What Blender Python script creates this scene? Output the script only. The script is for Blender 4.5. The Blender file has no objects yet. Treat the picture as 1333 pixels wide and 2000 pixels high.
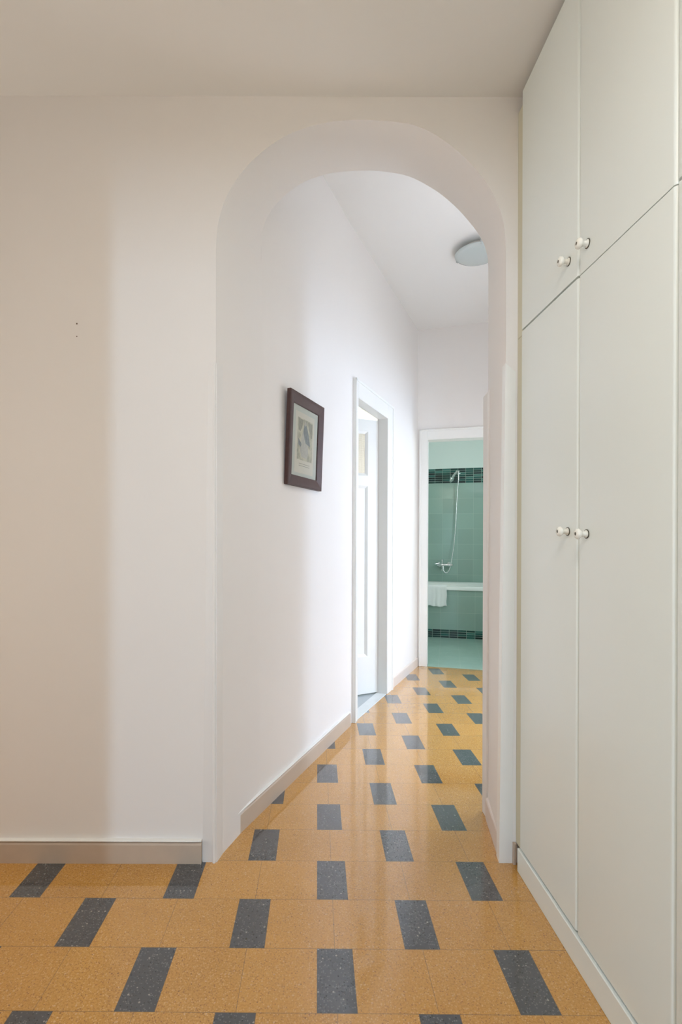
import bpy, bmesh, math, random
from mathutils import Vector, Matrix
C = bpy.context.scene.collection
S = bpy.context.scene

# ------------------------------------------------------------------ camera
EYE = 1.163
cam_d = bpy.data.cameras.new('camera')
cam = bpy.data.objects.new('camera', cam_d); C.objects.link(cam)
cam_d.sensor_width = 36; cam_d.sensor_fit = 'AUTO'
cam_d.lens = 36 * 1007.2 / 2000
cam_d.shift_x = 0.02575; cam_d.shift_y = 0.02675
cam_d.clip_start = 0.02
cam.matrix_world = Matrix.Translation((0, 0, EYE)) @ Matrix.Rotation(math.pi/2, 4, 'X') @ Matrix.Rotation(0.0034, 4, 'Z')
S.camera = cam

# ------------------------------------------------------------------ view and world
S.view_settings.view_transform = 'Standard'
S.view_settings.look = 'None'
S.view_settings.gamma = 1
S.view_settings.use_curve_mapping = False
S.view_settings.exposure = 0.09
w = bpy.data.worlds.new('world'); S.world = w; w.use_nodes = True
w.node_tree.nodes['Background'].inputs[0].default_value = (0.75, 0.85, 1.0, 1)
w.node_tree.nodes['Background'].inputs[1].default_value = 0.6
S.cycles.max_bounces = 12; S.cycles.diffuse_bounces = 8

def area(name, loc, direction, sx, sy, power, col):
    d = bpy.data.lights.new(name, 'AREA'); d.shape = 'RECTANGLE'
    d.size = sx; d.size_y = sy; d.energy = power; d.color = col
    o = bpy.data.objects.new(name, d); C.objects.link(o)
    q = Vector(direction).normalized().to_track_quat('-Z', 'Y')
    o.rotation_euler = q.to_euler(); o.location = loc
    return o

DAY = (0.60, 0.79, 1.0)
# daylight in the windows of the hall behind the camera and of the rooms, plus added fill lights
area('hall_window_daylight', (-0.22, -3.92, 1.25), (0, 1, 0.0), 0.30, 0.9, 58, (0.52, 0.75, 1.0))
area('hall_warm_fill', (0.1, 0.05, 2.66), (0, 0, -1), 0.5, 0.5, 14.5, (1.0, 0.93, 0.85))  # added warm fill above the camera, no lamp known there
area('passage_warm_fill', (-3.1, 1.43, 1.1), (1, 0, 0), 0.7, 1.1, 13, (1.0, 0.92, 0.80))  # added warm fill from the unseen passage, lifts cupboards and right reveal
area('right_room_window_daylight', (4.0, 2.65, 1.25), (-1, 0, 0), 0.30, 1.1, 56, (0.55, 0.72, 1.0))
area('right_room_fill', (2.5, 3.2, 2.95), (0, 0, -1), 0.9, 0.9, 98, (0.74, 0.82, 0.93))  # added fill, raises the ambient light in the corridor
area('corridor_uplight_fill', (1.20, 2.42, 2.25), (0.25, 0.1, 1), 0.2, 0.2, 5, (0.80, 0.88, 1.0))  # added hidden uplight, brightens the corridor ceiling; no fitting there
area('left_room_window_daylight', (-1.9, 4.2, 1.7), (1, 0.15, 0), 1.0, 1.5, 19, (0.92, 0.96, 1.0))
area('bathroom_window_daylight', (0.62, 5.7, 1.95), (1, -0.05, -0.1), 0.6, 0.9, 14, (0.85, 0.94, 1.0))
area('bathroom_side_fill', (2.50, 5.25, 1.75), (-1, .25, 0), 0.5, 0.9, 13, (0.88, 0.95, 1.0))  # added fill hidden to the right of the bathroom doorway

# ------------------------------------------------------------------ geometry constants (metres)
def V(a): return Vector((a[0], a[1], 0))
angA, angB = math.radians(23.66), math.radians(25.5)
PA, PB = Vector((-.357, 1.883, 0)), Vector((.231, 3.225, 0))
UA, NA = Vector((math.sin(angA), math.cos(angA), 0)), Vector((-math.cos(angA), math.sin(angA), 0))
UB, NB = Vector((math.sin(angB), math.cos(angB), 0)), Vector((-math.cos(angB), math.sin(angB), 0))
PE, UE, NE = Vector((1.034, 4.738, 0)), Vector((.9635, -.2675, 0)), Vector((.2675, .9635, 0))
PT, UT, NT = Vector((1.352, 6.173, 0)), Vector((.9676, -.2524, 0)), Vector((.2524, .9676, 0))
YF, YB = 1.86, 2.2            # front and back face of the arch wall
ZC = 2.76                      # hall ceiling
def zc2(y): return 3.232 - 0.0285 * y   # corridor ceiling (falls slightly)

# ------------------------------------------------------------------ materials
def nt(m): m.use_nodes = True; return m.node_tree
class G:
    def __init__(s, name):
        s.m = bpy.data.materials.new(name); s.t = nt(s.m); s.n = s.t.nodes; s.l = s.t.links
        s.b = s.n['Principled BSDF']
    def node(s, t, **k):
        n = s.n.new(t)
        for a, v in k.items(): setattr(n, a, v)
        return n
    def link(s, a, b): s.l.new(a, b)
    def math(s, op, a, b=None, c=None):
        n = s.n.new('ShaderNodeMath'); n.operation = op
        for i, v in enumerate((a, b, c)):
            if v is None: continue
            if isinstance(v, (int, float)): n.inputs[i].default_value = v
            else: s.l.new(v, n.inputs[i])
        return n.outputs[0]
    def mix(s, f, a, b, kind='MIX'):
        n = s.n.new('ShaderNodeMix'); n.data_type = 'RGBA'; n.blend_type = kind
        for i, v in ((0, f), (6, a), (7, b)):
            if isinstance(v, (int, float)): n.inputs[i].default_value = v
            elif isinstance(v, tuple): n.inputs[i].default_value = (v[0], v[1], v[2], 1)
            else: s.l.new(v, n.inputs[i])
        return n.outputs[2]
    def coords(s):
        n = s.n.new('ShaderNodeTexCoord'); return n.outputs['Object']
    def noise(s, scale, detail=3, vec=None, rough=.5):
        n = s.n.new('ShaderNodeTexNoise'); n.inputs['Scale'].default_value = scale
        n.inputs['Detail'].default_value = detail; n.inputs['Roughness'].default_value = rough
        s.l.new(vec if vec is not None else s.coords(), n.inputs['Vector']); return n.outputs['Fac']
    def bump(s, h, strength, dist=0.001):
        n = s.n.new('ShaderNodeBump'); n.inputs['Strength'].default_value = strength
        n.inputs['Distance'].default_value = dist
        s.l.new(h, n.inputs['Height']); s.l.new(n.outputs[0], s.b.inputs['Normal'])
def simple(name, col, rough=.5, metal=0, var=.04, scale=6, bump=.0, bscale=200, spec=.5):
    g = G(name)
    d = tuple(max(0, c * (1 - var)) for c in col)
    g.link(g.mix(g.noise(scale), d, col), g.b.inputs['Base Color'])
    g.b.inputs['Roughness'].default_value = rough; g.b.inputs['Metallic'].default_value = metal
    g.b.inputs['Specular IOR Level'].default_value = spec
    if bump: g.bump(g.noise(bscale, 2), bump)
    return g.m
M = {}
M['wall'] = simple('wall_paint', (.815, .785, .755), .75, bump=.15, bscale=90, var=.02, scale=2, spec=.25)
M['ceil'] = simple('ceiling_paint', (.80, .79, .77), .8, bump=.1, bscale=90, var=.02, scale=2, spec=.2)
M['trim'] = simple('white_gloss_paint', (.83, .83, .80), .35, var=.03, scale=9, bump=.1, bscale=40)
M['cab'] = simple('cream_lacquer', (.76, .81, .785), .32, var=.015, scale=1.5, bump=.03, bscale=500)
M['guard'] = simple('guard_paint', (.81, .79, .765), .5, var=.02, scale=9)
M['cabin'] = simple('cabinet_carcass', (.62, .60, .47), .5)
M['knob'] = simple('knob_porcelain', (.86, .85, .78), .15)
M['screw'] = simple('knob_screw', (.09, .08, .05), .4, metal=.6)
M['base'] = simple('baseboard_stone', (.57, .46, .36), .42, var=.18, scale=14)
M['basec'] = simple('corridor_baseboard_stone', (.58, .48, .385), .42, var=.10, scale=10)
M['baser'] = simple('arch_and_lit_baseboard_stone', (.72, .64, .58), .42, var=.08, scale=10)
M['frame'] = simple('frame_wood', (.075, .030, .024), .5, var=.45, scale=40)
M['frameside'] = M['frame']
M['chrome'] = simple('chrome', (.75, .78, .78), .12, metal=1, var=.02)
M['hose'] = simple('shower_hose_metal', (.72, .78, .76), .25, metal=.7, var=.02)
M['tub'] = simple('tub_enamel', (.80, .86, .83), .12, var=.02)
M['towel'] = simple('towel_cotton', (.82, .87, .86), .95, var=.06, scale=60, bump=.6, bscale=420)
M['mint'] = simple('mint_paint', (.60, .76, .70), .7, var=.02)
M['cream'] = simple('cream_room_paint', (.84, .79, .73), .8, var=.03)
M['marble'] = simple('threshold_marble', (.74, .78, .79), .2, var=.12, scale=12)
M['graytile'] = simple('side_room_floor', (.50, .55, .58), .25, var=.15, scale=8)
M['palefloor'] = simple('pale_bounce_floor', (.80, .80, .78), .4, var=.05)  # unseen floor kept pale to bounce neutral light into the corridor
M['mat'] = simple('picture_mat', (.60, .61, .55), .6, var=.02)
M['paper'] = simple('print_paper', (.74, .69, .60), .7, var=.05, scale=30)
M['dark'] = simple('nail_hole_dark', (.16, .12, .09), .8)
M['lampglass'] = simple('lamp_glass', (.50, .55, .54), .15, var=.02)
M['lampbase'] = simple('lamp_base', (.75, .74, .70), .5)

def floor_mat():
    g = G('terrazzo_tiles')
    co = g.coords(); sp = g.node('ShaderNodeSeparateXYZ'); g.link(co, sp.inputs[0])
    th = .0056; c, s_ = math.cos(th), math.sin(th)
    x = g.math('SUBTRACT', sp.outputs[0], .0096); y = g.math('SUBTRACT', sp.outputs[1], 1.2654)
    a = g.math('SUBTRACT', g.math('MULTIPLY', x, c), g.math('MULTIPLY', y, s_))
    b = g.math('ADD', g.math('MULTIPLY', x, s_), g.math('MULTIPLY', y, c))
    rb = g.math('DIVIDE', b, .2)
    row = g.math('FLOOR', rb); fr = g.math('SUBTRACT', rb, row)
    par = g.math('FLOORED_MODULO', row, 2.0)
    aa = g.math('SUBTRACT', a, g.math('MULTIPLY', par, .25))
    ua = g.math('DIVIDE', aa, .5); cell = g.math('FLOOR', ua); u = g.math('MULTIPLY', g.math('SUBTRACT', ua, cell), .5)
    isd = g.math('LESS_THAN', u, .1)
    second = g.math('GREATER_THAN', u, .3)
    # joints
    def near(v, at, wd): return g.math('LESS_THAN', g.math('ABSOLUTE', g.math('SUBTRACT', v, at)), wd)
    fb = g.math('MULTIPLY', fr, .2)
    j = near(u, 0, .0008)
    for e in (.1, .3, .5): j = g.math('MAXIMUM', j, near(u, e, .0008))
    for e in (0, .2): j = g.math('MAXIMUM', j, near(fb, e, .0009))
    # tile id random
    cid = g.node('ShaderNodeCombineXYZ'); g.link(cell, cid.inputs[0]); g.link(row, cid.inputs[1])
    g.link(g.math('ADD', g.math('MULTIPLY', second, 3), isd), cid.inputs[2])
    wn = g.node('ShaderNodeTexWhiteNoise'); wn.noise_dimensions = '3D'; g.link(cid.outputs[0], wn.inputs[0])
    rnd = wn.outputs['Value']
    # chips
    def chips(scale, thr):
        v = g.node('ShaderNodeTexVoronoi'); v.feature = 'F1'; v.inputs['Scale'].default_value = scale
        g.link(co, v.inputs['Vector'])
        sep = g.node('ShaderNodeSeparateColor'); g.link(v.outputs['Color'], sep.inputs[0])
        return v.outputs['Distance'], sep.outputs
    d1, c1 = chips(210, 0); d2, c2 = chips(95, 0)
    o1 = g.mix(g.noise(9, 4), (.49, .245, .045), (.60, .315, .07))
    o1 = g.mix(g.math('MULTIPLY', g.math('GREATER_THAN', g.noise(190, 3), .52), .55), o1, (.38, .165, .022))
    o1 = g.mix(g.math('MULTIPLY', g.math('SUBTRACT', rnd, .2), .35), o1, (.64, .33, .07))
    lt = g.math('MULTIPLY', g.math('LESS_THAN', d1, .42), g.math('GREATER_THAN', c1[0], .72))
    dk = g.math('MULTIPLY', g.math('LESS_THAN', d1, .40), g.math('LESS_THAN', c1[0], .16))
    lt2 = g.math('MULTIPLY', g.math('LESS_THAN', d2, .26), g.math('GREATER_THAN', c2[1], .88))
    dk2 = g.math('MULTIPLY', g.math('LESS_THAN', d2, .20), g.math('LESS_THAN', c2[1], .06))
    o1 = g.mix(g.math('MULTIPLY', lt, .45), o1, (.74, .48, .20))
    o1 = g.mix(g.math('MULTIPLY', dk, .65), o1, (.24, .10, .03))
    o1 = g.mix(g.math('MULTIPLY', lt2, .4), o1, (.72, .50, .26))
    o1 = g.mix(g.math('MULTIPLY', dk2, .75), o1, (.15, .06, .02))
    k1 = g.mix(g.noise(140, 4), (.040, .043, .048), (.075, .079, .085))
    k1 = g.mix(g.math('MULTIPLY', rnd, .4), k1, (.085, .09, .098))
    k1 = g.mix(g.math('MULTIPLY', lt, .35), k1, (.28, .28, .27))
    k1 = g.mix(g.math('MULTIPLY', lt2, .6), k1, (.42, .40, .36))
    k1 = g.mix(g.math('MULTIPLY', dk, .7), k1, (.015, .015, .018))
    col = g.mix(isd, o1, k1)
    jn = g.math('MULTIPLY', j, g.math('ADD', .35, g.math('MULTIPLY', g.noise(4), .6)))
    col = g.mix(jn, col, (.13, .08, .04))
    g.link(col, g.b.inputs['Base Color'])
    rr = g.math('ADD', .15, g.math('MULTIPLY', g.noise(5, 3), .12))
    g.link(rr, g.b.inputs['Roughness'])
    g.b.inputs['Specular IOR Level'].default_value = .45
    g.b.inputs['Coat Weight'].default_value = 1.0; g.b.inputs['Coat IOR'].default_value = 1.55; g.b.inputs['Coat Roughness'].default_value = .06
    hh = g.math('SUBTRACT', g.math('MULTIPLY', g.noise(7, 2), .6), g.math('MULTIPLY', j, .5))
    tilt = g.math('ADD', hh, g.math('MULTIPLY', rnd, .2))
    g.bump(tilt, .2, .0010)
    return g.m
M['floor'] = floor_mat()

def tile_mat(name, base, tw, th_, px, pz, band=None, rows=0, paint_from=None, rough=.12):
    """wall tile in local x (along) and z (up); a mosaic band between band[0] and band[1]"""
    g = G(name); co = g.coords(); sp = g.node('ShaderNodeSeparateXYZ'); g.link(co, sp.inputs[0])
    x, z = sp.outputs[0], sp.outputs[2]
    def frac(v, ph, per):
        q = g.math('DIVIDE', g.math('SUBTRACT', v, ph), per); f = g.math('FLOOR', q)
        return g.math('MULTIPLY', g.math('SUBTRACT', q, f), per), f
    def line(f, per, wd): 
        return g.math('MAXIMUM', g.math('LESS_THAN', f, wd), g.math('GREATER_THAN', f, per - wd))
    fx, ix = frac(x, px, tw); fz, iz = frac(z, pz, th_)
    cid = g.node('ShaderNodeCombineXYZ'); g.link(ix, cid.inputs[0]); g.link(iz, cid.inputs[1])
    wn = g.node('ShaderNodeTexWhiteNoise'); g.link(cid.outputs[0], wn.inputs[0])
    c0 = g.mix(wn.outputs['Value'], tuple(v * .93 for v in base), tuple(v * 1.05 for v in base))
    j = g.math('MAXIMUM', line(fx, tw, .0014), line(fz, th_, .0014))
    col = g.mix(g.math('MULTIPLY', j, .55), c0, (.52, .66, .58))
    jb = j
    if band:
        bw = tw / 2; bh = (band[1] - band[0]) / rows
        gx, jx = frac(x, px, bw); gz, jz = frac(z, band[0], bh)
        ci = g.node('ShaderNodeCombineXYZ'); g.link(jx, ci.inputs[0]); g.link(jz, ci.inputs[1])
        w2 = g.node('ShaderNodeTexWhiteNoise'); g.link(ci.outputs[0], w2.inputs[0])
        r = g.node('ShaderNodeValToRGB'); r.color_ramp.interpolation = 'CONSTANT'
        els = [(0, (.004, .02, .018)), (.2, (.01, .055, .045)), (.38, (.012, .10, .085)), (.55, (.006, .03, .03)),
               (.68, (.05, .18, .15)), (.8, (.006, .03, .026)), (.9, (.01, .085, .07))]
        while len(r.color_ramp.elements) < len(els): r.color_ramp.elements.new(.5)
        for e, (p, c) in zip(r.color_ramp.elements, els): e.position = p; e.color = (*c, 1)
        g.link(w2.outputs['Value'], r.inputs[0])
        jl = g.math('MAXIMUM', line(gx, bw, .0016), line(gz, bh, .0016))
        bc = g.mix(jl, r.outputs[0], (.36, .50, .44))
        inb = g.math('MULTIPLY', g.math('GREATER_THAN', z, band[0]), g.math('LESS_THAN', z, band[1]))
        col = g.mix(inb, col, bc)
        jb = g.math('ADD', g.math('MULTIPLY', inb, jl), g.math('MULTIPLY', g.math('SUBTRACT', 1, inb), j))
    g.link(col, g.b.inputs['Base Color'])
    if paint_from:
        isp = g.math('GREATER_THAN', z, paint_from)
        col2 = g.mix(isp, col, (.76, .87, .83)); g.link(col2, g.b.inputs['Base Color'])
        g.link(g.math('ADD', rough, g.math('MULTIPLY', isp, .55)), g.b.inputs['Roughness'])
        jb = g.math('MULTIPLY', jb, g.math('SUBTRACT', 1, isp))
    else: g.b.inputs['Roughness'].default_value = rough
    g.bump(g.math('SUBTRACT', 1, jb), .3, .001)
    return g.m
GREEN = (.30, .45, .385)
M['tileback'] = tile_mat('bathroom_wall_tiles', GREEN, .195, .2, .165, -.093, band=(1.907, 2.102), rows=7, paint_from=2.102)
M['tileapron'] = tile_mat('bathtub_apron_tiles', (.28, .42, .36), .195, .2, .158, .1, band=(0, .1), rows=4)
def tilefloor():
    g = G('bathroom_floor_tiles'); co = g.coords(); sp = g.node('ShaderNodeSeparateXYZ'); g.link(co, sp.inputs[0])
    j = None
    for k in (0, 1):
        q = g.math('DIVIDE', g.math('SUBTRACT', sp.outputs[k], .158), .195); f = g.math('SUBTRACT', q, g.math('FLOOR', q))
        l = g.math('MAXIMUM', g.math('LESS_THAN', f, .007), g.math('GREATER_THAN', f, .993))
        j = l if j is None else g.math('MAXIMUM', j, l)
    base = g.mix(g.noise(10), (.33, .50, .43), (.37, .55, .47))
    g.link(g.mix(g.math('MULTIPLY', j, .4), base, (.5, .62, .56)), g.b.inputs['Base Color'])
    g.b.inputs['Roughness'].default_value = .13
    return g.m
M['bathfloor'] = tilefloor()
def glassmat():
    g = G('ribbed_obscured_glass'); g.b.inputs['Base Color'].default_value = (.80, .69, .64, 1)
    g.b.inputs['Transmission Weight'].default_value = .85; g.b.inputs['Roughness'].default_value = .28
    co = g.coords(); wv = g.node('ShaderNodeTexWave'); wv.bands_direction = 'X'; wv.inputs['Scale'].default_value = 40
    g.link(co, wv.inputs['Vector']); w2 = g.node('ShaderNodeTexWave'); w2.bands_direction = 'Z'; w2.inputs['Scale'].default_value = 40
    g.link(co, w2.inputs['Vector'])
    g.bump(g.math('ADD', wv.outputs['Fac'], w2.outputs['Fac']), .5, .002)
    return g.m
M['glass'] = glassmat()
def picglass():
    g = G('picture_glazing'); g.b.inputs['Base Color'].default_value = (.98, 1, .99, 1)
    g.b.inputs['Transmission Weight'].default_value = 1; g.b.inputs['Roughness'].default_value = .02; g.b.inputs['IOR'].default_value = 1.12
    return g.m
M['picglass'] = picglass()
def engraving():
    g = G('engraving_ink')
    n = g.noise(22, 5, rough=.65); r = g.node('ShaderNodeValToRGB')
    els = [(.30, (.34, .33, .27)), (.45, (.50, .47, .36)), (.55, (.62, .58, .46)), (.7, (.70, .64, .53))]
    while len(r.color_ramp.elements) < 4: r.color_ramp.elements.new(.5)
    for e, (p, c) in zip(r.color_ramp.elements, els): e.position = p; e.color = (*c, 1)
    g.link(n, r.inputs[0]); g.link(r.outputs[0], g.b.inputs['Base Color']); g.b.inputs['Roughness'].default_value = .7
    return g.m
M['engrave'] = engraving()
M['inkblue'] = simple('print_blue_ink', (.36, .39, .40), .7, var=.55, scale=70)
M['inkpale'] = simple('print_pale_ink', (.64, .61, .55), .7, var=.35, scale=60)
M['inkgrey'] = simple('print_grey_ink', (.46, .43, .35), .7, var=.45, scale=70)

# ------------------------------------------------------------------ mesh helpers
def mk(name, bm, mat, parent=None, kind=None, smooth=False, M4=None, auto=None):
    bmesh.ops.remove_doubles(bm, verts=bm.verts, dist=1e-6)
    bmesh.ops.recalc_face_normals(bm, faces=bm.faces)
    me = bpy.data.meshes.new(name); bm.to_mesh(me); bm.free()
    for m in (mat if isinstance(mat, (list, tuple)) else [mat]): me.materials.append(m)
    if smooth:
        for p in me.polygons: p.use_smooth = True
        me.set_sharp_from_angle(angle=math.radians(auto or 40))
    o = bpy.data.objects.new(name, me); C.objects.link(o)
    if M4 is not None: o.matrix_world = M4
    if parent: o.parent = parent
    if kind: o['kind'] = kind
    return o
def hexa(bm, p):    # 8 corners: bottom 4 ccw, top 4 ccw
    v = [bm.verts.new(q) for q in p]
    for f in ((0,3,2,1),(4,5,6,7),(0,1,5,4),(1,2,6,5),(2,3,7,6),(3,0,4,7)): bm.faces.new([v[i] for i in f])
    return v
def box(bm, x0, x1, y0, y1, z0, z1):
    return hexa(bm, [(x0,y0,z0),(x1,y0,z0),(x1,y1,z0),(x0,y1,z0),(x0,y0,z1),(x1,y0,z1),(x1,y1,z1),(x0,y1,z1)])
def prism(bm, poly, z0, z1):       # poly in xy, z floats or functions
    f0 = z0 if callable(z0) else (lambda x, y: z0); f1 = z1 if callable(z1) else (lambda x, y: z1)
    a = [bm.verts.new((x, y, f0(x, y))) for x, y in poly]; b = [bm.verts.new((x, y, f1(x, y))) for x, y in poly]
    n = len(poly); bm.faces.new(a[::-1]); bm.faces.new(b)
    for i in range(n): bm.faces.new((a[i], a[(i+1) % n], b[(i+1) % n], b[i]))
def bevel(bm, w, seg=2):
    bmesh.ops.bevel(bm, geom=list(bm.edges), offset=w, segments=seg, profile=.6, affect='EDGES', clamp_overlap=True)
def lathe(bm, prof, n=28, axis=Matrix.Identity(4)):   # prof [(r,h)] about z
    rings = []
    for r, h in prof:
        rings.append([bm.verts.new(axis @ Vector((r*math.cos(2*math.pi*k/n), r*math.sin(2*math.pi*k/n), h))) for k in range(n)] if r > 1e-6 else [bm.verts.new(axis @ Vector((0,0,h)))])
    for A, B in zip(rings, rings[1:]):
        for k in range(n):
            k2 = (k+1) % n
            if len(A) == 1 and len(B) == 1: continue
            if len(A) == 1: bm.faces.new((A[0], B[k], B[k2]))
            elif len(B) == 1: bm.faces.new((A[k], B[0], A[k2]))
            else: bm.faces.new((A[k], B[k], B[k2], A[k2]))
    for R in (rings[0], rings[-1]):
        if len(R) > 1: bm.faces.new(R)
def tube(bm, pts, r, n=10):
    pts = [Vector(p) for p in pts]; rings = []
    for i, p in enumerate(pts):
        t = (pts[min(i+1, len(pts)-1)] - pts[max(i-1, 0)]).normalized()
        a = t.orthogonal().normalized() if i == 0 else (rings[-1][1] - t * rings[-1][1].dot(t)).normalized()
        b = t.cross(a); rr = r[i] if isinstance(r, (list, tuple)) else r
        rings.append(([bm.verts.new(p + rr*(a*math.cos(2*math.pi*k/n) + b*math.sin(2*math.pi*k/n))) for k in range(n)], a))
    for (A, _), (B, _) in zip(rings, rings[1:]):
        for k in range(n): bm.faces.new((A[k], A[(k+1)%n], B[(k+1)%n], B[k]))
    bm.faces.new(rings[0][0]); bm.faces.new(rings[-1][0])
def spline(pts, n=8):
    P = [Vector(p) for p in pts]; P = [2*P[0]-P[1]] + P + [2*P[-1]-P[-2]]; out = []
    for i in range(1, len(P)-2):
        for k in range(n):
            t = k/n; a, b, c, d = P[i-1:i+3]
            out.append(.5*((2*b)+(c-a)*t+(2*a-5*b+4*c-d)*t*t+(3*b-a-3*c+d)*t**3))
    out.append(P[-2]); return out
def frame4(P, U, N, z=0):  # local x along the wall, y into the wall, z up
    return Matrix(((U.x, N.x, 0, P.x), (U.y, N.y, 0, P.y), (0, 0, 1, z), (0, 0, 0, 1)))
FA, FB, FE, FT = frame4(PA, UA, NA), frame4(PB, UB, NB), frame4(PE, UE, NE), frame4(PT, UT, NT)
def tag(o, label, cat, group=None):
    o['label'] = label; o['category'] = cat
    if group: o['group'] = group
def empty(name, M4):
    o = bpy.data.objects.new(name, None); C.objects.link(o); o.matrix_world = M4; o.empty_display_size = .1; return o
def xy(P, U, N, s, o): q = P + U*s + N*o; return (q.x, q.y)

# ------------------------------------------------------------------ floors
bm = bmesh.new()
mid = [xy(PA, UA, NA, .33, .02), xy(PB, UB, NB, 0, .02), xy(PB, UB, NB, .095, .02), xy(PB, UB, NB, .095, 0), xy(PB, UB, NB, .725, 0), xy(PB, UB, NB, .725, .02), xy(PB, UB, NB, 1.69, .02)]
poly = [(-3.2, -4), (1.4, -4), (1.4, 1.95)] + [xy(PA-NA*1.44, UA, NA, .68, 0), xy(PA-NA*1.44, UA, NA, 3.5, 0), xy(PE, UE, NE, 1.3, 0), xy(PE, UE, NE, -.09, 0)] + mid[::-1] + [(-.29, 2.1), (-3.2, 2.1)]
prism(bm, poly, -.06, 0)
mk('floor', bm, M['floor'], kind='structure')
bm = bmesh.new()
Fi = FT.inverted()
def loc(P, U, N, s, o): q = Fi @ Vector((*xy(P, U, N, s, o), 0)); return (q.x, q.y)
prism(bm, [loc(PE, UE, NE, -.7, .0), loc(PE, UE, NE, 1.3, .0), (1.5, .8), (-.9, .8)], -.06, 0)
mk('floor_bathroom', bm, M['bathfloor'], kind='structure', M4=FT)
bm = bmesh.new(); prism(bm, [xy(PB,UB,NB,-.6,.078), xy(PB,UB,NB,1.4,.078), (.3, 6.0), (-2.4, 6.0), (-2.4, 2.3), (-.35, 2.3)], -.07, -.004)
mk('floor_side_room', bm, M['graytile'], kind='structure')
bm = bmesh.new(); prism(bm, [xy(PA-NA*1.44, UA, NA, .68, 0), (1.42, 1.95), (4.1, 1.95), (4.1, 4.0), (2.5, 4.4), xy(PA-NA*1.44, UA, NA, 3.5, 0)], -.06, -.002)
mk('floor_right_room', bm, M['palefloor'], kind='structure')
bm = bmesh.new(); box(bm, .095, .725, .0, .078, -.05, .003); bevel(bm, .002, 1)
mk('trim_threshold', bm, M['marble'], kind='structure', M4=FB)

# ------------------------------------------------------------------ arch wall
front = [(-.353, 0), (-.356, .9), (-.359, 1.815), (-.360, 2.10), (-.359, 2.223), (-.349, 2.317), (-.316, 2.411), (-.265, 2.489), (-.204, 2.552), (-.119, 2.613), (-.030, 2.650), (.060, 2.670), (.156, 2.677),
         (.260, 2.672), (.353, 2.658), (.440, 2.618), (.542, 2.538), (.612, 2.455), (.655, 2.378), (.677, 2.310), (.686, 2.230), (.688, 2.10), (.688, 1.80), (.679, .9), (.671, 0)]
back = [(-.231, 0), (-.231, .9), (-.231, 1.815), (-.231, 2.15), (-.231, 2.32), (-.231, 2.42), (-.222, 2.500), (-.183, 2.575), (-.114, 2.645), (-.038, 2.693), (.049, 2.722), (.130, 2.733), (.215, 2.737),
        (.290, 2.733), (.399, 2.712), (.508, 2.655), (.590, 2.590), (.662, 2.512), (.707, 2.448), (.728, 2.395), (.737, 2.33), (.738, 2.15), (.738, 1.80), (.737, .9), (.737, 0)]
fr3 = [Vector((x, YF, z)) for x, z in front]; bk3 = [Vector((x, YB, z)) for x, z in back]
fr3, bk3 = spline(fr3, 5), spline(bk3, 5)
for l in (fr3, bk3):
    for p in l: p.z = max(p.z, 0)
bm = bmesh.new()
def face_with_hole(pts, y, x0, x1, ztop):
    """outer columns: fan strips from the profile to the outer rectangle"""
    vs = [bm.verts.new((p.x, y, p.z)) for p in pts]; n = len(vs)
    outer = []
    for i, p in enumerate(pts):
        t = i/(n-1)
        top = [q for q in (p,)]
        if p.z < 2.2 and t < .5: outer.append(bm.verts.new((x0, y, p.z)))
        elif p.z < 2.2: outer.append(bm.verts.new((x1, y, p.z)))
        else: outer.append(bm.verts.new((p.x, y, ztop)))
    for i in range(n-1):
        a, b = outer[i], outer[i+1]
        same_side = (pts[i].z < 2.2) == (pts[i+1].z < 2.2)
        if same_side: bm.faces.new((vs[i], vs[i+1], b, a))
        else:
            cx = x0 if i < n/2 else x1
            c = bm.verts.new((cx, y, ztop)); lv = pts[i] if pts[i].z < 2.2 else pts[i+1]
            bm.faces.new((vs[i], vs[i+1], b, c, a))
    return vs, outer
fv, _ = face_with_hole(fr3, YF, -3.2, 1.4, ZC+.04)
bv, _ = face_with_hole(bk3, YB, -3.2, 1.4, 3.3)
for i in range(len(fv)-1): bm.faces.new((fv[i], fv[i+1], bv[i+1], bv[i]))
me_parts = mk('wall_arch', bm, M['wall'], kind='structure', smooth=True, auto=50)
for k, (x, z, r) in enumerate(((-.861, 1.938, .003), (-.861, 1.892, .0022))):
    bm = bmesh.new(); lathe(bm, [(0, -.0008), (r, -.0008), (r, .0006), (0, .0006)], 10, Matrix.Translation((x, YF, z)) @ Matrix.Rotation(math.pi/2, 4, 'X'))
    mk('nail_hole', bm, M['dark'], me_parts)

# corner guards of the arch (painted wooden angles)
bm = bmesh.new()
t = .005
for (xa0, xb0, xa1, xb1) in ((-.400, -.352, -.387, -.358),):
    # front leaf (slightly proud of the wall) with a bevelled top
    v = [(xa0, YF-t, 0), (xb0+.004, YF-t, 0), (xb0+.004, YF, 0), (xa0, YF, 0), (xa1, YF-t, 1.768), (xb1+.004, YF-t, 1.800), (xb1+.004, YF, 1.800), (xa1, YF, 1.768)]
    hexa(bm, v)
bevel(bm, .0016, 2)
hexa(bm, [(xb0, YF-.001, 0), (xb0+.004, YF-.004, 0), (-.336, 1.905, 0), (-.342, 1.905, 0), (xb1, YF-.001, 1.80), (xb1+.004, YF-.004, 1.80), (-.342, 1.905, 1.81), (-.348, 1.905, 1.81)])
tube(bm, [(xb0-.006, YF-t-.001, 0), (xb1-.005, YF-t-.001, 1.794)], .006, 10)
mk('trim_left_guard', bm, M['guard'], kind='structure', smooth=True, auto=35)
bm = bmesh.new()
hexa(bm, [(.668, YF-t, 0), (.716, YF-t, 0), (.716, YF, 0), (.668, YF, 0), (.685, YF-t, 1.80), (.722, YF-t, 1.768), (.722, YF, 1.768), (.685, YF, 1.80)])
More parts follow.
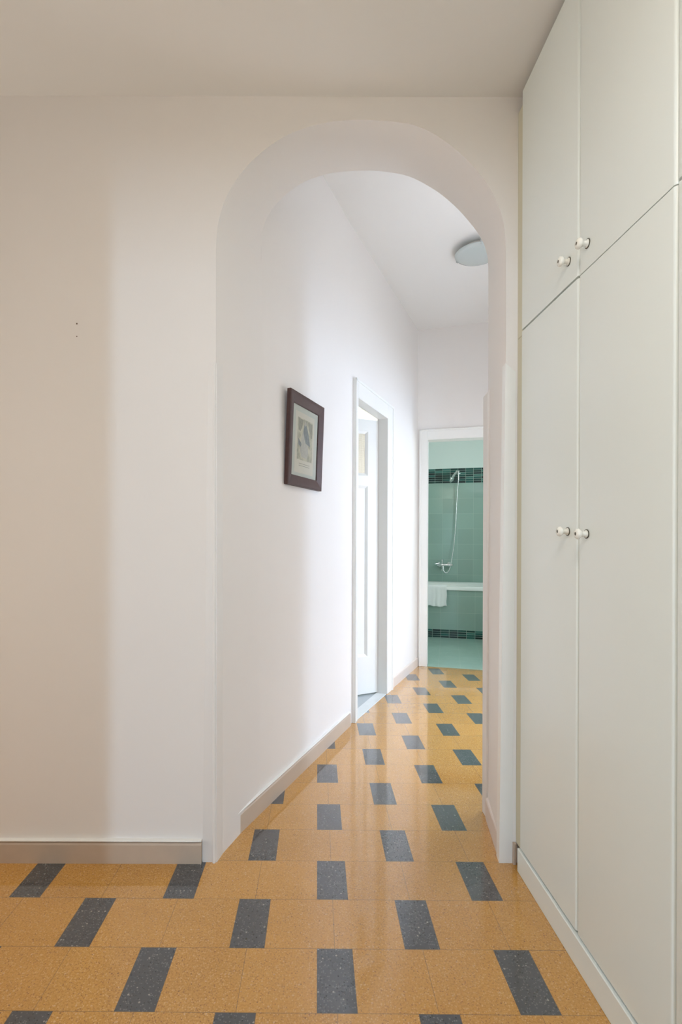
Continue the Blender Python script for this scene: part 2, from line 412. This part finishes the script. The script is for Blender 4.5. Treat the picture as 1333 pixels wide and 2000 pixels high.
bevel(bm, .0016, 2)
hexa(bm, [(.668, YF-.004, 0), (.672, YF-.001, 0), (.678, 1.90, 0), (.674, 1.90, 0), (.685, YF-.004, 1.80), (.689, YF-.001, 1.80), (.694, 1.90, 1.80), (.690, 1.90, 1.80)])
mk('trim_right_guard', bm, M['trim'], kind='structure', smooth=True, auto=35)
bm = bmesh.new()
hexa(bm, [(.721, 2.155, 0), (.722, 2.21, 0), (.742, 2.21, 0), (.732, 2.155, 0), (.721, 2.155, 1.775), (.721, 2.21, 1.775), (.742, 2.21, 1.80), (.734, 2.155, 1.80)])
bevel(bm, .002, 2)
mk('trim_back_guard', bm, M['wall'], kind='structure')

# ------------------------------------------------------------------ hall shell
def sbox(name, mat, *a, kind='structure'):
    bm = bmesh.new(); box(bm, *a); return mk(name, bm, mat, kind=kind)
sbox('ceiling', M['ceil'], -3.3, 1.5, -4.1, YF+.01, ZC, ZC+.1)
sbox('wall_left', M['wall'], -.78, -.66, -4.0, 1.0, 0, ZC)
sbox('light_block_lintel', M['wall'], -.66, 1.4, -.35, -.25, 1.95, ZC)  # unseen lintel, added to cut the window light off the upper wall
sbox('added_hall_pier', M['wall'], .75, 1.4, -.35, -.25, 0, 1.95)  # unseen pier, added with the light-blocking lintel above it
sbox('wall_passage_near', M['wall'], -3.2, -.78, .88, 1.0, 0, ZC)
sbox('wall_right', M['wall'], 1.4, 1.5, -4.1, 1.95, 0, ZC)
def wall_window(name, axis, pos, thick, a0, a1, o0, o1, z0, z1, zt, mat):
    bm = bmesh.new()
    for (p, q, r, s_) in ((a0, o0, 0, zt), (o1, a1, 0, zt), (o0, o1, 0, z0), (o0, o1, z1, zt)):
        if axis == 'y': box(bm, p, q, pos, pos+thick, r, s_)
        else: box(bm, pos, pos+thick, p, q, r, s_)
    return mk(name, bm, mat, kind='structure')
def window(name, axis, pos, o0, o1, z0, z1):
    bm = bmesh.new()
    for (p, q, r, s_) in ((o0, o0+.05, z0, z1), (o1-.05, o1, z0, z1), (o0, o1, z0, z0+.05), (o0, o1, z1-.05, z1)):
        if axis == 'y': box(bm, p, q, pos, pos+.05, r, s_)
        else: box(bm, pos, pos+.05, p, q, r, s_)
    return mk(name, bm, M['trim'], kind='structure')
wall_window('wall_back', 'y', -4.1, .1, -.66, 1.4, -.47, .03, .55, 2.15, ZC, M['wall'])
window('window_1', 'y', -4.08, -.47, .03, .55, 2.15)
wall_window('wall_passage_end', 'x', -3.3, .1, .88, YF, 1.03, 1.83, .6, 2.4, ZC, M['wall'])
window('window_passage_added', 'x', -3.28, 1.03, 1.83, .6, 2.4)  # unseen window, added to go with the passage fill

# ------------------------------------------------------------------ corridor
bm = bmesh.new()
prism(bm, [xy(PA,UA,NA,.334,.0125), xy(PB,UB,NB,0.0,.012), xy(PB,UB,NB,0.0,.135), xy(PA,UA,NA,.334,.135)], 0, lambda x, y: zc2(y))
mk('wall_corridor_left_near', bm, M['wall'], kind='structure')
bm = bmesh.new()
zl = lambda x, y: zc2(y)
O0, O1, OZ = .095, .725, 2.077
prism(bm, [xy(PB,UB,NB,0,.012), xy(PB,UB,NB,O0,.012), xy(PB,UB,NB,O0,.075), xy(PB,UB,NB,0,.075)], 0, zl)
prism(bm, [xy(PB,UB,NB,O1,.012), xy(PB,UB,NB,1.80,.012), xy(PB,UB,NB,1.80,.075), xy(PB,UB,NB,O1,.075)], 0, zl)
prism(bm, [xy(PB,UB,NB,O0,.012), xy(PB,UB,NB,O1,.012), xy(PB,UB,NB,O1,.075), xy(PB,UB,NB,O0,.075)], OZ, zl)
mk('wall_corridor_left_far', bm, M['wall'], kind='structure')
bm = bmesh.new()
e = lambda s, o: xy(PE, UE, NE, s, o)
prism(bm, [e(-.09,0), e(0,0), e(0,.12), e(-.09,.12)], 0, zl)
prism(bm, [e(.75,0), e(1.7,0), e(1.7,.12), e(.75,.12)], 0, zl)
prism(bm, [e(0,0), e(.75,0), e(.75,.12), e(0,.12)], 2.083, zl)
mk('wall_corridor_end', bm, M['wall'], kind='structure')
# right side of the corridor with a wide opening to the room beyond
PR = PA - NA*1.32
r = lambda s, o: xy(PR, UA, NA, s, -o)
bm = bmesh.new()
s0 = (YB - PR.y)/UA.y
prism(bm, [r(s0,0), r(1.40,0), r(1.40,.12), r(s0,.12)], 0, zl)
prism(bm, [r(2.80,0), r(3.6,0), r(3.6,.12), r(2.80,.12)], 0, zl)
prism(bm, [r(1.40,0), r(2.80,0), r(2.80,.12), r(1.40,.12)], 2.03, zl)
mk('wall_corridor_right', bm, M['wall'], kind='structure')
bm = bmesh.new(); prism(bm, [(-.45, YB), (4.2, YB), (4.2, 5.2), (.7, 5.2)], zl, lambda x, y: zc2(y)+.08)
mk('ceiling_corridor', bm, M['ceil'], kind='structure')
sbox('wall_right_room_near', M['wall'], 1.2, 4.1, 1.96, 2.06, 0, 3.2)
bm = bmesh.new(); prism(bm, [(2.5, 4.3), (4.1, 3.88), (4.1, 4.0), (2.5, 4.42)], 0, zl)
mk('wall_right_room_far', bm, M['wall'], kind='structure')
wall_window('wall_right_room_end', 'x', 4.05, .1, 1.95, 4.1, 2.3, 3.0, .55, 2.15, 3.2, M['wall'])
window('window_3', 'x', 4.07, 2.3, 3.0, .55, 2.15)

# baseboards
def baseboard(name, P, U, N, s0_, s1_, mat, h=.083, t0=.012):
    bm = bmesh.new()
    prof = [(0, 0), (0, h-.012), (.003, h-.006), (.008, h-.003), (t0, h)]   # (o, z), face at o=0
    A = [bm.verts.new((s0_, o, z)) for o, z in prof + [(t0, 0)]]; B = [bm.verts.new((s1_, o, z)) for o, z in prof + [(t0, 0)]]
    bm.faces.new(A); bm.faces.new(B[::-1])
    for i in range(len(A)): bm.faces.new((A[i], A[(i+1)%len(A)], B[(i+1)%len(A)], B[i]))
    return mk(name, bm, mat, kind='structure', M4=frame4(P, U, N))
def caulk(name, P, U, N, s0_, s1_, h, t0):
    bm = bmesh.new(); box(bm, s0_, s1_, -.0015, t0, h, h+.005); bevel(bm, .0015, 1)
    return mk(name, bm, M['trim'], kind='structure', M4=frame4(P, U, N))
bb1 = baseboard('baseboard_corridor_near', PA, UA, NA, .02, 1.462, M['basec'])
bb2 = baseboard('baseboard_corridor_far', PB, UB, NB, .862, 1.69, M['baser'])  # paler stone paints in the bright light on this far run
X1, N1 = Vector((1,0,0)), Vector((0,1,0))
bb3 = baseboard('baseboard_hall', Vector((-3.2, YF-.015, 0)), X1, N1, 0, 2.798, M['base'], .078, .015)
PRR = Vector((.679, 1.885, 0)); ur = (Vector((.722, 2.155, 0))-PRR).normalized(); nr = Vector((ur.y, -ur.x, 0))
bb4 = baseboard('baseboard_arch_right', PRR - nr*.004, ur, nr, 0, .275, M['baser'], .09)
caulk('trim_hall_caulk', Vector((-3.2, YF-.015, 0)), X1, N1, 0, 2.798, .078, .016)
caulk('trim_corridor_caulk', PA, UA, NA, .02, 1.462, .083, .013)
sbox('baseboard_stub', M['base'], .716, .727, YF-.014, YF, 0, .075)

# ------------------------------------------------------------------ door casings
def casing_set(name, M4, o0, o1, zt, wl, wr, wt, proud, depth):
    bm = bmesh.new()
    def cas(x0, x1, z0, z1): box(bm, x0, x1, -proud, .012, z0, z1)
    box(bm, o0-wl, o0, -proud, .014, 0, zt+wt); box(bm, o1, o1+wr, -proud, .014, 0, zt+wt); box(bm, o0, o1, -proud, .014, zt, zt+wt)
    bevel(bm, .003, 2)
    # raised outer bead
    b2 = bmesh.new()
    for (x0, x1, z0, z1) in ((o0-wl, o0-wl+.016, 0, zt+wt), (o1+wr-.016, o1+wr, 0, zt+wt), (o0-wl, o1+wr, zt+wt-.016, zt+wt)):
        box(b2, x0, x1, -proud-.006, -proud+.001, z0, z1)
    bevel(b2, .002, 1)
    me = bpy.data.meshes.new('t'); b2.to_mesh(me); b2.free(); bm.from_mesh(me)
    # jamb linings
    box(bm, o0, o0+.004, -proud+.002, depth, .003, zt); box(bm, o1-.004, o1, -proud+.002, depth, .003, zt); box(bm, o0+.004, o1-.004, -proud+.002, depth, zt-.004, zt)
    return mk(name, bm, M['trim'], kind='structure', M4=M4)
casing_set('trim_side_door', FB, O0, O1, OZ, .050, .135, .112, .008, .062)
casing_set('trim_bathroom_door', FE, 0, .75, 2.083, .072, .09, .092, .012, .12)

# ------------------------------------------------------------------ side door leaf (opened into the side room)
HL = Vector((.484, 3.912, 0)); dl = Vector((-.896, -.443, 0)).normalized(); nl = Vector((-dl.y, dl.x, 0))
nl = -nl if nl.y > 0 else nl      # nl points towards the hall
# local x from the hinge to the lock side, local y away from the hall
FL = Matrix(((dl.x, -nl.x, 0, HL.x), (dl.y, -nl.y, 0, HL.y), (0, 0, 1, 0), (0, 0, 0, 1)))
DW, DH, DT = .62, 2.062, .038
door = empty('panelled_door', FL)
tag(door, 'white panelled door with a small obscured glass pane, standing open in the left corridor wall', 'door')
bm = bmesh.new()
ST = .095
for (x0, x1, z0, z1) in ((0, ST, .008, DH), (DW-ST, DW, .008, DH), (ST, DW-ST, .008, .286), (ST, DW-ST, 1.566, 1.640), (ST, DW-ST, 1.975, DH)):
    box(bm, x0, x1, 0, DT, z0, z1)
mk('door_frame', bm, M['trim'], door)
bm = bmesh.new(); box(bm, ST, DW-ST, .014, DT-.014, .286, 1.566); mk('door_panel', bm, M['trim'], door)
def mould(x0, x1, z0, z1, w_=.020, y0=.0, y1=.014):
    b = bmesh.new()
    o = [(x0, z0), (x1, z0), (x1, z1), (x0, z1)]; i = [(x0+w_, z0+w_), (x1-w_, z0+w_), (x1-w_, z1-w_), (x0+w_, z1-w_)]
    O_ = [b.verts.new((x, y0, z)) for x, z in o]; I_ = [b.verts.new((x, y1, z)) for x, z in i]; Q = [b.verts.new((x, y1+.002, z)) for x, z in o]
    for k in range(4):
        k2 = (k+1) % 4
        b.faces.new((O_[k], O_[k2], I_[k2], I_[k])); b.faces.new((O_[k], O_[k2], Q[k2], Q[k])); b.faces.new((I_[k], I_[k2], Q[k2], Q[k]))
    return b
mk('panel_moulding', mould(ST, DW-ST, .286, 1.566), M['trim'], door)
mk('pane_moulding', mould(ST, DW-ST, 1.640, 1.975), M['trim'], door)
bm = bmesh.new(); box(bm, ST, DW-ST, .015, .021, 1.640, 1.975); mk('glass_pane', bm, M['glass'], door)
for z in (.28, 1.05, 1.82):
    bm = bmesh.new(); tube(bm, [(-.006, .0, z-.04), (-.006, .0, z+.04)], .006, 10); mk('hinge', bm, M['trim'], door)
bm = bmesh.new(); lathe(bm, [(0,0),(.024,0),(.024,.006),(.009,.008),(.009,.04),(0,.04)], 18, Matrix.Translation((DW-.05, 0, 1.03)) @ Matrix.Rotation(math.pi/2, 4, 'X'))
tube(bm, [(DW-.05, -.036, 1.03), (DW-.10, -.04, 1.03), (DW-.16, -.038, 1.028)], .008, 10)
mk('door_handle', bm, M['chrome'], door, smooth=True)

# side room shell
bm = bmesh.new()
prism(bm, [(-2.4, 6.0), (.9, 6.0), (.9, 6.1), (-2.4, 6.1)], -.07, 3.1)
mk('wall_side_room_far', bm, M['cream'], kind='structure')
sbox('wall_side_room_left', M['cream'], -2.5, -2.4, 2.2, 6.1, -.07, 3.1)
sbox('wall_side_room_right', M['cream'], .80, .90, 4.95, 6.0, -.07, 3.1)
bm = bmesh.new(); prism(bm, [xy(PA,UA,NA,.3,.135), xy(PB,UB,NB,0,.135), xy(PB,UB,NB,1.9,.135), (.9, 6.1), (-2.5, 6.1), (-2.5, 2.2), (-.4, 2.2)], 3.02, 3.1)
mk('ceiling_side_room', bm, M['ceil'], kind='structure')

# ------------------------------------------------------------------ built-in cupboards on the right
XF = .722
def dbox(bm, y0, y1, zb0, zb1, zt, bev=.0025):     # a door slab; bottom edge may slope from y0 to y1
    if callable(zt): a, b = zt(y0), zt(y1)
    else: a = b = zt
    hexa(bm, [(XF, y0, zb0), (XF+.02, y0, zb0), (XF+.02, y1, zb1), (XF, y1, zb1), (XF, y0, a), (XF+.02, y0, a), (XF+.02, y1, b), (XF, y1, b)])
    ve = [e for e in bm.edges if all(abs(v.co.x-XF) < 1e-5 for v in e.verts) and abs(e.verts[0].co.y-e.verts[1].co.y) < 1e-5]
    bmesh.ops.bevel(bm, geom=ve, offset=.009, segments=5, profile=.5, affect='EDGES')
    he = [e for e in bm.edges if all(abs(v.co.x-XF) < 1e-5 for v in e.verts) and abs(e.verts[0].co.z-e.verts[1].co.z) < .03 and abs(e.verts[0].co.y-e.verts[1].co.y) > .1]
    bmesh.ops.bevel(bm, geom=he, offset=bev, segments=2, profile=.5, affect='EDGES')
def knob(parent, y, z):
    bm = bmesh.new()
    prof = [(0, 0), (.0105, 0), (.0105, .003), (.0075, .005), (.0068, .010), (.0072, .014), (.0105, .017), (.0138, .021), (.0142, .024), (.0125, .028), (.0085, .0305), (.0052, .031), (.0052, .030), (0, .030)]
    ax = Matrix.Translation((XF, y, z)) @ Matrix.Rotation(-math.pi/2, 4, 'Y')
    lathe(bm, prof, 26, ax); k = mk('knob', bm, M['knob'], parent, smooth=True, auto=50)
    bm = bmesh.new(); lathe(bm, [(0, .0301), (.0042, .0301), (.0042, .0306), (0, .0308)], 16, ax); mk('screw_cap', bm, M['screw'], k)
    bm = bmesh.new(); lathe(bm, [(.0106, .0002), (.0125, .0002), (.0125, .0018), (.0106, .0018)], 20, ax); mk('knob_ring', bm, M['screw'], k)
    return k
lab = {
 (0, 'low'): 'tall cream cupboard with two doors and white knobs, nearest the arch',
 (1, 'low'): 'tall cream cupboard cut off by the right edge of the picture, lower part',
 (0, 'up'): 'cream overhead cupboard by the arch with two knobs low on its doors',
 (1, 'up'): 'cream overhead cupboard at the top right corner, cut off by the picture edge'}
cols = [[(1.811, 1.429), (1.4155, 1.0465)], [(1.031, .655), (.642, .27)]]
cols = [[(1.808, 1.4155), (1.4125, 1.0335)], [(1.0305, .655), (.652, .27)]]
zsplit = lambda y: 1.882 + (y-1.04)*.020    # underside of the overhead doors
for u in (0, 1):
    (a1, a0), (b1, b0) = cols[u]
    yfar = a1
    yn = b0
    low = empty('tall_cupboard' , Matrix.Identity(4)); up = empty('overhead_cupboard', Matrix.Identity(4))
    tag(low, lab[(u, 'low')], 'cupboard', 'tall cream cupboards'); tag(up, lab[(u, 'up')], 'cupboard', 'cream overhead cupboards')
    bm = bmesh.new(); box(bm, XF+.021, 1.385, yn, yfar, .086, 1.884); mk('carcass', bm, M['cabin'], low)
    bm = bmesh.new(); box(bm, XF+.021, 1.385, yn, yfar, 1.886, 2.735); mk('carcass', bm, M['cabin'], up)
    bm = bmesh.new(); box(bm, XF-.006, 1.385, yn, yfar if u else 1.812, 0, .082); bevel(bm, .002, 1); mk('plinth', bm, M['cab'], low)
    for i, (y1, y0) in enumerate(((a1, a0), (b1, b0))):
        bm = bmesh.new(); dbox(bm, y0, y1, .090, .088, lambda y: zsplit(y)-.006); d = mk('door', bm, M['cab'], low, smooth=True, auto=30)
        kz, kz2 = (1.188, 1.957) if i == 0 else (1.180, 1.950)
        ky = (y0+.054) if i == 0 else (y1-.045)
        knob(d, ky, kz)
        bm = bmesh.new(); dbox(bm, y0, y1, zsplit(y0)+.001-.004*i, zsplit(y1)+.001-.004*i, 2.732); d = mk('door', bm, M['cab'], up, smooth=True, auto=30)
        knob(d, ky, kz2)
    if u == 0:
        bm = bmesh.new(); box(bm, XF+.008, XF+.030, 1.812, YF-.001, .075, 1.884); mk('scribe_strip', bm, M['cabin'], low)
        bm = bmesh.new(); box(bm, XF+.008, XF+.030, 1.812, YF-.001, 1.886, 2.70); mk('scribe_strip', bm, M['cabin'], up)

# ------------------------------------------------------------------ picture on the corridor wall
# hung from a wire: the top leans a little further off the wall than the bottom
s0, s1, z0, z1 = .555, .957, 1.420, 1.864
tilt = math.atan2(.016, z1-z0)
FP = FA @ Matrix.Translation((s0, -.006, z1)) @ Matrix.Rotation(tilt, 4, 'X')
W_, H_ = s1-s0, z1-z0
pic = empty('framed_print', FP)
tag(pic, 'old figure print in a dark brown wooden frame hung on the left corridor wall', 'picture')
R_ = .052; TH = .019
bm = bmesh.new()
def ring(x0, x1, za, zb, y): return [bm.verts.new((x0, y, zb)), bm.verts.new((x1, y, zb)), bm.verts.new((x1, y, za)), bm.verts.new((x0, y, za))]
prof = [(0, 0), (0, -TH), (.006, -TH-.002), (.016, -TH-.001), (.040, -TH+.005), (R_-.003, -TH+.007), (R_, -TH+.009), (R_, -.002), (R_-.004, 0)]
rings = [ring(o, W_-o, -H_+o, -o, y) for o, y in prof]
for i in range(len(rings)):
    A, B = rings[i], rings[(i+1) % len(rings)]
    for k in range(4): bm.faces.new((A[k], A[(k+1)%4], B[(k+1)%4], B[k]))
mk('picture_frame', bm, M['frame'], pic)
yb = -.005
bm = bmesh.new(); box(bm, R_-.002, W_-R_+.002, yb, -.001, -H_+R_-.002, -R_+.002); mat_o = mk('mat', bm, M['mat'], pic)
def pr(name, sa, sb, za, zb, d, m, par=pic):
    bm = bmesh.new(); box(bm, sa-.578, sb-.578, yb-d, yb-d+.0004, za-1.872, zb-1.872); return mk(name, bm, m, par)
paper = pr('print_paper', .668, .885, 1.497, 1.792, .0006, M['paper'])
img = pr('engraving', .690, .866, 1.562, 1.765, .0010, M['engrave'])
def blob(name, pts, d, m):
    bm = bmesh.new(); vs = [bm.verts.new((x-.578, yb-d, z-1.872)) for x, z in pts]; vb = [bm.verts.new((x-.578, yb-d+.0003, z-1.872)) for x, z in pts]
    bm.faces.new(vs); bm.faces.new(vb[::-1])
    for i in range(len(vs)): bm.faces.new((vs[i], vs[(i+1)%len(vs)], vb[(i+1)%len(vs)], vb[i]))
    return mk(name, bm, m, img)
blob('cloak_shape', [(.762,1.735),(.775,1.745),(.790,1.738),(.806,1.715),(.822,1.690),(.835,1.655),(.838,1.640),(.812,1.645),(.786,1.650),(.770,1.672),(.756,1.70)], .0014, M['inkblue'])
blob('robe_shape', [(.757,1.715),(.768,1.675),(.782,1.650),(.812,1.645),(.818,1.600),(.806,1.575),(.742,1.578),(.722,1.605),(.728,1.640),(.744,1.690)], .0012, M['inkpale'])
blob('face_shape', [(.768,1.752),(.778,1.756),(.786,1.750),(.786,1.738),(.776,1.732),(.768,1.738)], .0016, M['inkpale'])
blob('foliage_shape', [(.698,1.762),(.752,1.760),(.746,1.735),(.735,1.715),(.722,1.700),(.700,1.705)], .0012, M['inkgrey'])
blob('foliage_shape', [(.805,1.760),(.860,1.758),(.862,1.690),(.846,1.680),(.838,1.705),(.818,1.725)], .0012, M['inkgrey'])
blob('shadow_shape', [(.700,1.665),(.724,1.650),(.738,1.640),(.730,1.625),(.702,1.635)], .0012, M['inkblue'])
for z in (1.545, 1.535):
    blob('caption_line', [(.715, z), (.840, z), (.840, z-.0025), (.715, z-.0025)], .0010, M['inkgrey'])
bm = bmesh.new(); box(bm, R_-.002, W_-R_+.002, yb-.0035, yb-.0025, -H_+R_-.002, -R_+.002); mk('glazing', bm, M['picglass'], pic)

# ------------------------------------------------------------------ corridor ceiling lamp
LX, LY = 1.092, 3.47
zl_ = zc2(LY)
lamp = empty('ceiling_lamp', Matrix.Translation((LX, LY, zl_)))
tag(lamp, 'flat round glass ceiling lamp, unlit, held by small metal clips in the corridor', 'ceiling lamp')
bm = bmesh.new(); lathe(bm, [(0, 0), (.085, 0), (.085, -.03), (.08, -.035), (0, -.035)], 36); mk('lamp_base', bm, M['lampbase'], lamp, smooth=True)
bm = bmesh.new(); lathe(bm, [(0, -.072), (.07, -.070), (.125, -.060), (.148, -.050), (.150, -.046), (.146, -.044), (.12, -.050), (0, -.062)], 56)
mk('glass_disc', bm, M['lampglass'], lamp, smooth=True)
for k in range(3):
    a = math.radians(-100 + 120*k)
    bm = bmesh.new(); x, y = .146*math.cos(a), .146*math.sin(a)
    tube(bm, [(x*.55, y*.55, -.03), (x*1.03, y*1.03, -.036), (x*1.05, y*1.05, -.050), (x*.97, y*.97, -.060)], .0035, 8)
    mk('lamp_clip', bm, M['chrome'], lamp, smooth=True)

# ------------------------------------------------------------------ bathroom
bm = bmesh.new(); box(bm, -.95, 1.6, .70, .80, 0, 2.7); mk('wall_bathroom_back', bm, M['tileback'], kind='structure', M4=FT)
FTL = FT @ Matrix.Translation((-.75, 0, 0))
bm = bmesh.new(); box(bm, -.85, -.75, -1.42, .70, 0, 2.7); mk('wall_bathroom_left', bm, M['mint'], kind='structure', M4=FT)
bm = bmesh.new(); box(bm, 1.35, 1.45, -1.42, .70, 0, 2.7); mk('wall_bathroom_right', bm, M['mint'], kind='structure', M4=FT)
bm = bmesh.new(); box(bm, -.85, 1.45, -1.45, .80, 2.7, 2.78); mk('ceiling_bathroom', bm, M['ceil'], kind='structure', M4=FT)
tubo = empty('bathtub', FT)
tag(tubo, 'white built-in bathtub with a green tiled front across the bathroom', 'bathtub')
bm = bmesh.new(); box(bm, -.74, 1.34, 0, .04, 0, .566); mk('tiled_apron', bm, M['tileapron'], tubo)
bm = bmesh.new()
# rim with rounded basin
def rr(x0, x1, y0, y1, r, n=6):
    P = []
    for cx, cy, a0 in ((x1-r, y0+r, -90), (x1-r, y1-r, 0), (x0+r, y1-r, 90), (x0+r, y0+r, 180)):
        for k in range(n+1):
            a = math.radians(a0 + 90*k/n); P.append((cx+r*math.cos(a), cy+r*math.sin(a)))
    return P
loops = [(rr(-.74, 1.34, -.010, .695, .012), .567), (rr(-.74, 1.34, -.012, .695, .012), .605), (rr(-.735, 1.335, -.006, .692, .014), .613),
         (rr(-.64, 1.24, .065, .625, .16), .611), (rr(-.625, 1.225, .08, .61, .15), .600), (rr(-.54, 1.14, .13, .56, .13), .24), (rr(-.46, 1.06, .19, .50, .10), .18)]
L = [[bm.verts.new((x, y, z)) for x, y in P] for P, z in loops]
for A, B in zip(L, L[1:]):
    for k in range(len(A)): bm.faces.new((A[k], A[(k+1)%len(A)], B[(k+1)%len(A)], B[k]))
bm.faces.new(L[-1])
mk('tub_basin', bm, M['tub'], tubo, smooth=True, auto=40)

# towel over the rim
bm = bmesh.new()
path = [(.055, .50), (.060, .58), (.050, .609), (.030, .621), (.0, .623), (-.018, .619), (-.026, .600), (-.027, .54), (-.028, .48), (-.030, .42), (-.030, .376)]
pts = spline([(0, y, z) for y, z in path], 4); NX = 42; grid = []
for i in range(NX+1):
    t = -.20 + (.224+.20)*i/NX; colv = []
    for j, p in enumerate(pts):
        k = max(0, (j-16)/(len(pts)-16))
        wav = (.007*math.sin(t*38) + .004*math.sin(t*83+1))*k
        drop = (.006*math.sin(t*30+.8) + .004*math.sin(t*70))*k
        colv.append(bm.verts.new((t + .004*k*math.sin(p.z*40), p.y - abs(wav) - .004*k, p.z + drop)))
    grid.append(colv)
for i in range(NX):
    for j in range(len(pts)-1): bm.faces.new((grid[i][j], grid[i+1][j], grid[i+1][j+1], grid[i][j+1]))
tw = mk('towel', bm, M['towel'], smooth=True, M4=FT, auto=80)
md = tw.modifiers.new('thick', 'SOLIDIFY'); md.thickness = .006; md.offset = 0
tag(tw, 'small white towel draped over the rim of the bathtub', 'towel')

# shower set on the back wall
FW = FT @ Matrix.Translation((0, .70, 0))
sh = empty('shower_mixer', FW @ Matrix.Translation((.18, 0, .835)))
tag(sh, 'chrome bath mixer with hose and hand shower on the green tiled wall', 'shower')
FWl = Matrix.Translation((-.18, 0, -.835))
def part(name, fn, m, par=sh, sm=True):
    bm = bmesh.new(); fn(bm); bmesh.ops.transform(bm, matrix=FWl, verts=bm.verts); return mk(name, bm, m, par, smooth=sm, auto=45)
def body(bm):
    tube(bm, [(.105, -.06, .835), (.27, -.06, .835)], .021, 16)
    for x in (.125, .25):
        lathe(bm, [(0,0),(.032,0),(.032,.006),(.018,.012),(.016,.06),(0,.06)], 20, Matrix.Translation((x, 0, .835)) @ Matrix.Rotation(math.pi/2, 4, 'X'))
    tube(bm, [(.165, -.06, .90), (.165, -.06, .80)], .013, 14)
    lathe(bm, [(0,0),(.018,0),(.018,.012),(.01,.016),(0,.018)], 16, Matrix.Translation((.165, -.06, .895)))
part('mixer_body', body, M['chrome'])
part('lever', lambda bm: tube(bm, [(.15, -.075, .845), (.11, -.10, .852), (.065, -.12, .846)], [.012, .010, .007], 12), M['chrome'])
part('spout', lambda bm: tube(bm, spline([(.165, -.06, .815), (.165, -.09, .79), (.165, -.14, .785), (.165, -.155, .765)], 4), .012, 12), M['chrome'])
part('tap_knob', lambda bm: lathe(bm, [(0,0),(.016,0),(.021,.006),(.021,.024),(.014,.03),(0,.03)], 18, Matrix.Translation((.27, -.06, .835)) @ Matrix.Rotation(math.pi/2, 4, 'Y')), M['chrome'])
part('bracket', lambda bm: (lathe(bm, [(0,0),(.022,0),(.022,.008),(.012,.012),(.012,.05),(0,.05)], 18, Matrix.Translation((.365, 0, 2.035)) @ Matrix.Rotation(math.pi/2, 4, 'X')), tube(bm, [(.365, -.055, 2.06), (.365, -.055, 2.01)], .017, 14)), M['chrome'])
part('hand_shower', lambda bm: (tube(bm, [(.366, -.055, 1.94), (.365, -.055, 2.03), (.345, -.07, 2.05), (.315, -.095, 2.01), (.292, -.115, 1.965)], [.009, .012, .014, .015, .018], 14),
     lathe(bm, [(0, -.014), (.030, -.012), (.040, 0), (.040, .008), (.034, .014), (0, .014)], 24, Matrix.Translation((.278, -.125, 1.945)) @ Matrix.Rotation(math.radians(125), 4, 'Y') @ Matrix.Rotation(.4, 4, 'X'))), M['chrome'])
hp = [(.366, -.055, 1.95), (.352, -.045, 1.80), (.343, -.035, 1.60), (.333, -.03, 1.38), (.318, -.035, 1.17), (.298, -.045, 1.0), (.276, -.06, .86), (.255, -.075, .775), (.225, -.085, .735), (.190, -.085, .745), (.178, -.075, .79), (.178, -.066, .82)]
part('hose', lambda bm: tube(bm, spline(hp, 6), .0065, 10), M['hose'])
